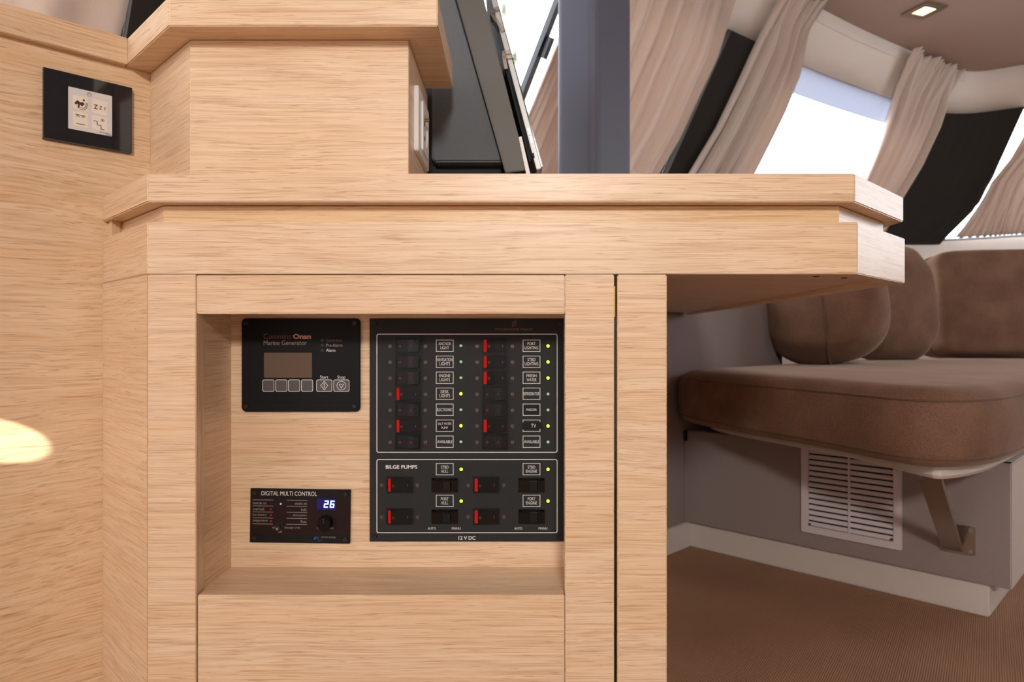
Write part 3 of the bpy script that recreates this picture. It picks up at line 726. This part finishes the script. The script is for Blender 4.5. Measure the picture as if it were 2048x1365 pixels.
for x, nm, w in ((889.5, 'HULL', (15, 14)), (1063, 'ENGINE', (15, 22))):
    for y, sd in ((939, 'STBD'), (1002.5, 'PORT')):
        nameplate(x, y, [sd, nm], w); led(x+33, y, True)
def cover(x, y):
    s = mk('toggle_cover', prism(B(), rr(x-26.5, y-14.5, x+26.5, y+14, 1), 0, .0012, pp), M['gloss'], sp_)
    bm = B(); a = [(x-26, y-14), (x+26, y-14), (x+24, y-11), (x-24, y-11)]
    V = [bm.verts.new(pp(px_, py_, z)) for (px_, py_), z in zip(a, (.0012, .0012, .0045, .0045))]+[bm.verts.new(pp(px_, py_, .0012)) for px_, py_ in ((x-24, y-11), (x+24, y-11))]
    bm.faces.new((V[0], V[1], V[2], V[3])); bm.faces.new((V[3], V[2], V[5], V[4])); bm.faces.new((V[0], V[3], V[4])); bm.faces.new((V[1], V[5], V[2])); bm.faces.new((V[0], V[4], V[5], V[1]))
    mk('lip', bm, M['gloss'], s)
    mk('toggle', profile([(x-3, .001), (x-3, .0035), (x+11, .0045), (x+13, .001)], y-8, y+10), M['rocker'], s)
for x in (799.5, 972.5):
    for y in (970, 1033.5): rocker(x, y, True, 26.5, 16.5)
for x in (889.5, 1063):
    for y in (971, 1034): cover(x, y)
for x, y in ((749, 1074.5), (1120, 1074.5), (749, 647), (1119, 647)): inst('screw', BSCREW, sp_, pp(x, y, 0))
mk('drill_hole', prism(B(), circ(897, 912.5, 2.6, 10), 0, .0001, pp), M['slot'], plate)
bm = B(); text(bm, 'BILGE PUMPS', 803, 934.5, 63, 7.4, pp, .0002, bold=.02); text(bm, '12 V DC', 934, 1076.5, 34, 7.4, pp, .0002, bold=.02)
for x, s, w in ((863.5, 'AUTO', 16), (912.5, 'MANU', 17.5), (1036.5, 'AUTO', 16), (1086, 'MANU', 17.5)): text(bm, s, x, 1057.5, w, 4.8, pp, .0002)
mk('lettering', bm, M['white_print'], plate, recalc=False)
bm = B(); text(bm, 'FOUNTAINE PAJOT', 1028, 660, 74, 6, pp, .0002, bold=.01)
stroke(bm, [(1024.5, 654), (1024.5, 644.5), (1032, 641.5), (1032, 650), (1024.5, 654)], .9, 0, .0002, pp)
stroke(bm, [(1027, 651), (1027, 646), (1030, 644.6), (1030, 647.5), (1027, 649)], .8, 0, .0002, pp)
mk('lettering', bm, M['dark_rose'], plate, recalc=False, label='dull reddish maker name and emblem')

# ------------------------------------------------------------ generator control panel
gp = pxframe(YB-.004)
gn = thing('generator_panel', gp(601, 730, 0), 'black rounded generator control panel with a brown display in the niche', 'control panel')
gpl = mk('face_plate', prism(B(), rr(483, 637, 720, 824, 9), -.004, 0, gp), M['onan'], gn, bevel=.0006)
mk('inner_ridge', ring(B(), rr(495, 648, 708, 812, 3), rr(496, 649, 707, 811, 3), 0, .0003, gp), M['black'], gpl)
scn = mk('display', prism(B(), rr(528, 706, 624, 756, 1), 0, .0002, gp), M['lcd'], gn, label='brown unlit display')
for x in (537, 563, 588.5, 614.5):
    b = mk('button', prism(B(), rr(x-11.5, 760, x+11.5, 783.5, 3), 0, .0004, gp), M['button'], gn)
    mk('outline', ring(B(), rr(x-11.8, 759.7, x+11.8, 783.8, 3.3), rr(x-10.8, 760.7, x+10.8, 782.8, 2.6), .0002, .0006, gp), M['white_print'], b)
for x, k in ((648.7, 0), (683, 1)):
    b = mk('button', prism(B(), rr(x-15.5, 760, x+15.5, 783.5, 3), 0, .0004, gp), M['button'], gn)
    mk('outline', ring(B(), rr(x-15.9, 759.7, x+15.9, 783.8, 3.3), rr(x-14.9, 760.7, x+14.9, 782.8, 2.6), .0002, .0006, gp), M['white_print'], b)
    bm = B()
    if k == 0:
        stroke(bm, [(x, 763), (x+7, 771.5), (x, 780.5), (x-7, 771.5), (x, 763)], 1, .0004, .0007, gp); stroke(bm, [(x, 767), (x, 776)], 1.4, .0004, .0007, gp)
    else:
        ring(bm, circ(x, 771.7, 9.3, 24), circ(x, 771.7, 8.4, 24), .0004, .0007, gp); stroke(bm, [(x-4.5, 768.7), (x+4.5, 768.7), (x, 777), (x-4.5, 768.7)], 1, .0004, .0007, gp)
    mk('symbol', bm, M['white_print'], b)
bm = B(); text(bm, 'Start', 648.5, 754.6, 16.5, 6.2, gp, .0002); text(bm, 'Stop', 682.8, 755.6, 16, 7.8, gp, .0002); text(bm, 'Alarm', 652.2, 701, 18.5, 6, gp, .0002, align='l')
mk('lettering', bm, M['white_print'], gpl, recalc=False)
bm = B(); text(bm, 'Marine Generator', 527.5, 686, 86, 9.6, gp, .0002, align='l'); text(bm, 'Pre-Alarm', 652.2, 691, 32.5, 6, gp, .0002, align='l')
mk('lettering', bm, M['dim_print'], gpl, recalc=False)  # greyer print puts the edge of the niche shadow into the colour
bm = B(); text(bm, 'Cummins', 527.5, 673, 54.5, 10.4, gp, .0002, align='l', bold=-.012); text(bm, 'Generator', 652.2, 681, 32.5, 6, gp, .0002, align='l', bold=-.008)
mk('lettering', bm, M['dark_rose'], gpl, recalc=False)  # print colour darkened for the words inside the niche shadow
mk('lettering', text(B(), 'Onan', 586, 673.3, 36, 10, gp, .0002, align='l', bold=.04), M['rose_print'], gpl, recalc=False, label='copper coloured bold lettering')
for y in (681, 691, 701): mk('indicator_light', prism(B(), circ(644.5, y, 3.2, 12), 0, .0003, gp), M['dark_rose'] if y < 0 else M['blackscrew'], gn)
for x, y in ((492.5, 813.5), (709, 813.5), (492.5, 647), (709, 647)): inst('screw', BSCREW, gn, gp(x, y, 0))

# ------------------------------------------------------------ charger / inverter control panel (set slightly askew)
vc = (600, 1033)
_vp = pxframe(YB-.003); ra = math.radians(.75)
def vp(x, y, z):
    dx, dy = x-vc[0], y-vc[1]; return _vp(vc[0]+dx*math.cos(ra)-dy*math.sin(ra), vc[1]+dx*math.sin(ra)+dy*math.cos(ra), z)
vt = thing('charger_panel', vp(600, 1033, 0), 'small black digital charger panel with lit blue number in the niche', 'control panel')
vpl = mk('face_plate', prism(B(), rr(500, 979, 700.5, 1087, 1.2), -.003, 0, vp), M['black'], vt, bevel=.0004)
mk('tinted_field', prism(B(), [(500.8, 996.5), (699.7, 996.5), (699.7, 1070), (500.8, 1070)], 0, .0001, vp), M['maroon'], vpl)
mk('lettering', text(B(), 'DIGITAL MULTI CONTROL', 522.5, 988, 111, 8.6, vp, .0003, align='l'), M['white_print'], vpl, recalc=False)
bm = B()
for i in range(5):
    y = 1001.5+12*i; stroke(bm, [(505.5, y), (546, y)], 1, 0, .0003, vp); stroke(bm, [(573.5, y), (614, y)], 1, 0, .0003, vp)
for i, (a, wa, b, wb) in enumerate((('inverter on', 27, 'mains on', 23.5), ('overload', 22.5, 'bulk', 11), ('low battery', 28, 'absorption', 28), ('temperature', 30, 'float', 12))):
    y = 1007.6+12*i; text(bm, a, 505.5, y, wa, 5.6, vp, .0003, align='l'); text(bm, b, 613.5, y, wb, 5.6, vp, .0003, align='r')
text(bm, 'charger only', 569, 1056.5, 32, 5.6, vp, .0003, align='l'); text(bm, 'off', 561, 1065, 8, 4.6, vp, .0003); text(bm, 'on', 548.5, 1056.5, 7, 3.6, vp, .0003)
text(bm, 'current limit', 651, 1056, 33, 4.4, vp, .0003)
mk('lettering', bm, M['dim_print'], vpl, recalc=False)
for i in range(4):
    mk('indicator_light', prism(B(), circ(542, 1007.8+12*i, 2, 10), 0, .0006, vp), M['led_red'] if i else M['slot'], vt)
    mk('indicator_light', prism(B(), circ(580, 1007.8+12*i, 2.2, 10), 0, .0006, vp), M['slot'], vt)
mk('indicator_light', prism(B(), circ(561.5, 1009, 2, 10), 0, .0008, vp), M['white'], vt, label='small white indicator')
ds = mk('number_display', prism(B(), rr(633.5, 997.5, 671.5, 1019.5, 2), 0, .0004, vp), M['blue_dark'], vt, label='blue lit two digit display')
def seg7(bm, x, y, w, h, on, t=2.2):
    sg = {'a': ((0, 0), (1, 0)), 'b': ((1, 0), (1, .5)), 'c': ((1, .5), (1, 1)), 'd': ((0, 1), (1, 1)), 'e': ((0, .5), (0, 1)), 'f': ((0, 0), (0, .5)), 'g': ((0, .5), (1, .5))}
    for k in on:
        (a, b), (c_, d_) = sg[k]; f = lambda u, v: (x+u*w+(1-v)*1.4, y+v*h)
        stroke(bm, [f(a, b), f(c_, d_)], t, .0004, .0008, vp)
bm = B(); seg7(bm, 648.5, 1002, 6.5, 12, 'abged'); seg7(bm, 660.5, 1002, 6.5, 12, 'afgedc'); mk('digits', bm, M['blue_digit'], ds, label='glowing white-blue number 26')
kn = thing  # knob and toggle are parts of the panel
f3 = frame3(vp(652, 1044, 0), (1, 0, 0), (0, 0, 1), (0, -1, 0))
bm = B(); r0 = 14.5*KP; n = 36
pr = [(r0*(1+.05*(i % 2)) , i) for i in range(n)]
prism(bm, [(r*math.cos(2*PI*i/n), r*math.sin(2*PI*i/n)) for r, i in pr], 0, .011, f3)
for v in bm.verts:
    if v.co.y < vp(652, 1044, 0).y-.005:
        ctr = f3(0, 0, .011); v.co = ctr+(v.co-ctr)*.88
knob = mk('rotary_knob', bm, M['gloss'], vt, bevel=.0005)
mk('pointer', prism(B(), [(-.0006, .001), (.0006, .001), (.0006, .0068), (-.0006, .0068)], .011, .0113, f3), M['blackscrew'], knob)
mk('toggle_collar', ring(B(), circ(560, 1053, 7.2, 18), circ(560, 1053, 4, 18), 0, .0016, vp), M['blackscrew'], vt)
a = vp(560, 1053, .0005); b = vp(558.6, 1056.5, .009)
mk('toggle_lever', tube(B(), [a, a.lerp(b, .5), b], .0018, 8), M['bracket'], vt, smooth=True)
for x, y in ((509.5, 988), (691, 988), (509.5, 1077.5), (691, 1077.5)): inst('screw', BSCREW, vt, vp(x, y, 0))
bm = B()
for dx in (0, 3.2, 6.4):
    stroke(bm, [(628+dx*.5, 1079), (630+dx*.5, 1074.5+dx*.25), (637-dx*.1, 1074.2+dx*.25), (638-dx*.1, 1078+dx*.25), (639-dx*.1, 1081+dx*.25), (643-dx*.4, 1081.8+dx*.2), (644.5-dx*.1, 1078)], 1.2, 0, .0003, vp)
mk('emblem', bm, M['blue_logo'], vpl, label='blue wave emblem')
mk('lettering', text(B(), 'victron energy', 643, 1074.5, 29, 4.2, vp, .0003, align='l'), M['dim_print'], vpl, recalc=False)

# ------------------------------------------------------------ settee corner on the right
bm = B(); prism(bm, [(.30, .99), (.93, 1.62), (.90, 1.66), (.27, 1.03)], -H, .16, plan)
structure(mk('wall_right', bm, M['greypanel'], bevel=.004), 'grey fabric covered low bulkhead behind the table')
PS = 1.643
sb = thing('sofa_base', (1.2, 1.2, 0), 'grey fabric sofa base standing on a white skirting', 'sofa')
mk('front_panel', prism(B(), [(.4765, 1.1665), (1.0005, .6425), (1.0205, .6625), (.4965, 1.1865)], -.50, -.247, plan), M['greypanel'], sb, bevel=.002)
mk('end_panel', prism(B(), [(1.0015, .6415), (2.2, 1.84), (2.18, 1.86), (.9915, .6715)], -.50, -.247, plan), M['skirt'], sb, bevel=.002)
mk('skirting', prism(B(), [(.486, 1.176), (.983, .679), (2.2, 1.896), (2.18, 1.916), (.983, .719), (.506, 1.196)], -H, -.50, plan), M['skirt'], sb, bevel=.003)
bm = B(); prism(bm, [(.3, .989), (.487, 1.176), (.4955, 1.1675), (.3085, .9805)], -H, -.50, plan); structure(mk('baseboard_right', bm, M['skirt'], bevel=.002), 'white skirting under the grey bulkhead')
mk('corner_fitting', prism(B(), [(.4775, 1.1625), (.4835, 1.1565), (.4805, 1.1535), (.4745, 1.1595)], -.275, -.247, plan), M['slot'], sb)
# seat cushion outline (plan)
OUT = [(.478, 1.165), (.455, 1.09), (.4717, .986), (.53, .83), (.5926, .678), (.632, .56), (.66, .468), (.692, .424), (.752, .413), (.84, .452), (.954, .545), (1.25, .83), (1.7, 1.27), (2.2, 1.78), (2.42, 2.1), (2.2, 2.36), (1.8, 2.34), (1.3, 2.0), (.90, 1.59), (.66, 1.35)]
def cspline(P, per=8):
    out = []; n = len(P)
    for i in range(n):
        p0, p1, p2, p3 = P[i-1], P[i], P[(i+1) % n], P[(i+2) % n]
        for k in range(per):
            t = k/per
            out.append(tuple(.5*(2*b+(c_-a)*t+(2*a-5*b+4*c_-e)*t*t+(3*b-a-3*c_+e)*t**3) for a, b, c_, e in zip(p0, p1, p2, p3)))
    return out
OS = cspline(OUT)
def inset(P, d):
    n = len(P); out = []
    for i in range(n):
        tx, ty = P[(i+1) % n][0]-P[i-1][0], P[(i+1) % n][1]-P[i-1][1]; l = math.hypot(tx, ty) or 1
        out.append((P[i][0]-ty/l*d, P[i][1]+tx/l*d))
    return out
def loft(P, prof):
    bm = B(); L_ = []
    for d, z in prof: L_.append([bm.verts.new(plan(x, y, z)) for x, y in inset(P, d)])
    n = len(P)
    for a, b in zip(L_[:-1], L_[1:]):
        for i in range(n): bm.faces.new((a[i], a[(i+1) % n], b[(i+1) % n], b[i]))
    bm.faces.new(L_[0][::-1]); bm.faces.new(L_[-1]); return bm
sc_ = thing('seat_cushion', (1.2, 1.2, H-.217), 'thick brown velvet seat cushion with rounded front corner', 'cushion')
mk('upholstery', loft(OS, [(.03, -.216), (.014, -.213), (.004, -.203), (0, -.19), (-.004, -.155), (-.003, -.12), (.002, -.105), (.008, -.097), (.016, -.089), (.027, -.082), (.04, -.078), (.052, -.0765)]), M['velvet'], sc_, smooth=True)
mk('piping', tube(B(), [plan(x, y, -.1005) for x, y in inset(OS, .0045)], .0028, 6, True), M['pipe'], sc_, smooth=True)
mk('piping', tube(B(), [plan(x, y, -.198) for x, y in inset(OS, .002)], .0024, 6, True), M['pipe'], sc_, smooth=True)
cl = lambda v: min(1, max(0, v))
OB_ = cspline([(x+.045*cl((.72-x)/.12)*(y < 1.2), y+.03*cl((.72-x)/.12)*(y < 1.2)) for x, y in OUT])
brd = mk('seat_board', loft(OB_, [(.05, -.241), (.044, -.239), (.04, -.233), (.042, -.2175)]), M['skirt']); tag(brd, 'white seat board under the brown seat cushion', 'board')
# strut under the seat
st = thing('seat_bracket', (.935, .708, H-.42), 'stainless folding strut propping the seat board, screwed to the grey base', 'bracket')
pfm = frame3((.4765, 1.1665, H), (s2, -s2, 0), (0, 0, 1), (-s2, -s2, 0))
def pn(px, py):
    a = (px-1024)/F; d = (PS+D)/(1+a); p = Vector((a*d, d-D, (682.5-py)/F*d)); return ((p.x-.4765)*s2-(p.y-1.1665)*s2, p.z)
q0 = pn(1880, 1098); q1 = pn(1951, 1045)
u0, u1 = q0[0], q1[0]; v0, v1 = -.445, -.385
mk('wall_plate', prism(B(), rr(u0, v0, u1, v1, .004), 0, .004, pfm), M['bracket'], st, bevel=.0006)
um = (u0+u1)/2-.008; hw_ = .017
bm = B()
top = Vector((.742, .486, H-.246)); uax = Vector((s2, -s2, 0)); bot = pfm(um, v0+.012, .012)
ax = (top-bot).normalized(); nrm = uax.cross(ax).normalized()
fr_ = frame3(bot, uax, ax, nrm)
box_pts = [(-hw_, -.012), (hw_, -.012), (hw_, (top-bot).length), (-hw_, (top-bot).length)]
prism(bm, box_pts, -.0015, .0015, fr_); mk('arm', bm, M['bracket'], st, bevel=.0005)
for s_ in (-1, 1):
    bm = B(); prism(bm, [(s_*hw_-.001, -.012), (s_*hw_+.001, -.012), (s_*hw_+.001, (top-bot).length), (s_*hw_-.001, (top-bot).length)], -.009, .0015, fr_); mk('flange', bm, M['bracket'], st)
for u_, v_ in ((u0+.008, v0+.008), (u1-.008, v0+.008), (u0+.008, v1-.008), (u1-.008, v1-.008)):
    mk('screw', prism(B(), circ(u_, v_, .0035, 10), .004, .0055, pfm), M['alu'], st)
# ventilation grille
gl = pn(1604, 1063)[0]; gr = pn(1805, 1098)[0]; gb, gt = -.4625, -.2480
vg = thing('vent_grille', pfm((gl+gr)/2, gb, 0), 'white plastic ventilation grille with horizontal slats on the sofa base', 'vent')
mk('frame', ring(B(), rr(gl, gb, gr, gt, .004), rr(gl+.017, gb+.017, gr-.017, gt-.01, .001), 0, .007, pfm), M['vent'], vg, bevel=.0008)
mk('backing', prism(B(), rr(gl+.016, gb+.016, gr-.016, gt-.009, .001), 0, .0008, pfm), M['slot'], vg)
ns = 14; gh = (gt-.01-gb-.017)
for i in range(ns):
    v = gb+.017+gh*(i+.12)/ns; hh_ = gh/ns*.64
    bm = B(); a = [pfm(gl+.0175, v, .0055), pfm(gr-.0175, v, .0055), pfm(gr-.0175, v+hh_, .002), pfm(gl+.0175, v+hh_, .002)]
    b = [q-Vector((-s2, -s2, 0))*.0012 for q in a]
    A_ = [bm.verts.new(q) for q in a]; B_ = [bm.verts.new(q) for q in b]
    bm.faces.new(A_); bm.faces.new(B_[::-1])
    for k in range(4): bm.faces.new((A_[k], A_[(k+1) % 4], B_[(k+1) % 4], B_[k]))
    mk('slat', bm, M['vent'], vg)
gm = (gl+gr)/2
mk('divider', prism(B(), [(gm-.0018, gb+.017), (gm+.0018, gb+.017), (gm+.0018, gt-.01), (gm-.0018, gt-.01)], .001, .0068, pfm), M['vent'], vg)
for u_, v_ in ((gl+.0205, gb+.021), (gr-.0205, gb+.021)): mk('screw', prism(B(), circ(u_, v_, .003, 10), .004, .0075, pfm), M['screw'], vg)

# back cushions and pillows
def softbox(c, sx, sy, sz, rz, tilt, e=.28, roll=0, pillow=0):
    bm = B(); nu_, nv = 48, 28; g = []
    sg = lambda v, p: math.copysign(abs(v)**p, v)
    R = Matrix.Rotation(rz, 4, 'Z') @ Matrix.Rotation(tilt, 4, 'X') @ Matrix.Rotation(roll, 4, 'Y')
    for j in range(1, nv):
        ph2 = -PI/2+PI*j/nv; row = []
        for i in range(nu_):
            th = 2*PI*i/nu_
            # thickness axis y is the pole axis
            r_ = sg(math.cos(ph2), .75 if pillow else e); x = r_*sg(math.cos(th), e+.12*(pillow > 0)); z = r_*sg(math.sin(th), e+.12*(pillow > 0)); y = sg(math.sin(ph2), .8 if pillow else e)
            if pillow:
                k = .93+.07*abs(math.cos(2*th)); x *= 1+.05*math.cos(4*th); z *= 1+.05*math.cos(4*th)
            y += .05*math.sin(3*x+1.3)*math.cos(2.3*z+.4)
            row.append(bm.verts.new(Vector(c)+R @ Vector((x*sx/2, y*sy/2, z*sz/2))))
        g.append(row)
    for j in range(nv-2):
        for i in range(nu_): bm.faces.new((g[j][i], g[j][(i+1) % nu_], g[j+1][(i+1) % nu_], g[j+1][i]))
    bm.faces.new(g[0]); bm.faces.new(g[-1][::-1])
    return bm, R
def cushion(name, label, cat, px, py, d, sx, sy, sz, rz, tilt, e=.28, roll=0, pillow=0, group=None, seam=True):
    c_ = at(px, py, d-D); t_ = thing(name, c_, label, cat, group)
    bm, R = softbox(c_, sx, sy, sz, rz, tilt, e, roll, pillow); mk('cover', bm, M['velvet'], t_, smooth=True)
    if seam:
        pts = []
        sg = lambda v, p: math.copysign(abs(v)**p, v); ee = e+.12*(pillow > 0)
        for i in range(60):
            th = 2*PI*i/60; x = sg(math.cos(th), ee); z = sg(math.sin(th), ee)
            if pillow: x *= 1+.05*math.cos(4*th); z *= 1+.05*math.cos(4*th)
            y = .05*math.sin(3*x+1.3)*math.cos(2.3*z+.4)
            pts.append(c_+R @ Vector((x*sx/2*1.002, y*sy/2, z*sz/2*1.002)))
        mk('seam', tube(B(), pts, .004, 6, True), M['pipe'], t_, smooth=True)
    return t_
cushion('throw_pillow', 'plump brown velvet pillow with a visible seam, nearest the chart table', 'pillow', 1648, 603, 2.34, .52, .40, .41, math.radians(62), math.radians(-8), .2, 0, 1, 'brown sofa pillows')
cushion('throw_pillow', 'brown velvet pillow between the seamed pillow and the long backrest', 'pillow', 1772, 605, 2.78, .40, .20, .45, math.radians(12), math.radians(-8), .26, 0, 1, 'brown sofa pillows')
cushion('backrest_cushion', 'long brown velvet backrest cushion at the right edge of the sofa', 'cushion', 2190, 610, 3.06, 1.44, .24, .47, math.radians(-5), math.radians(-8), .14, 0, 0)
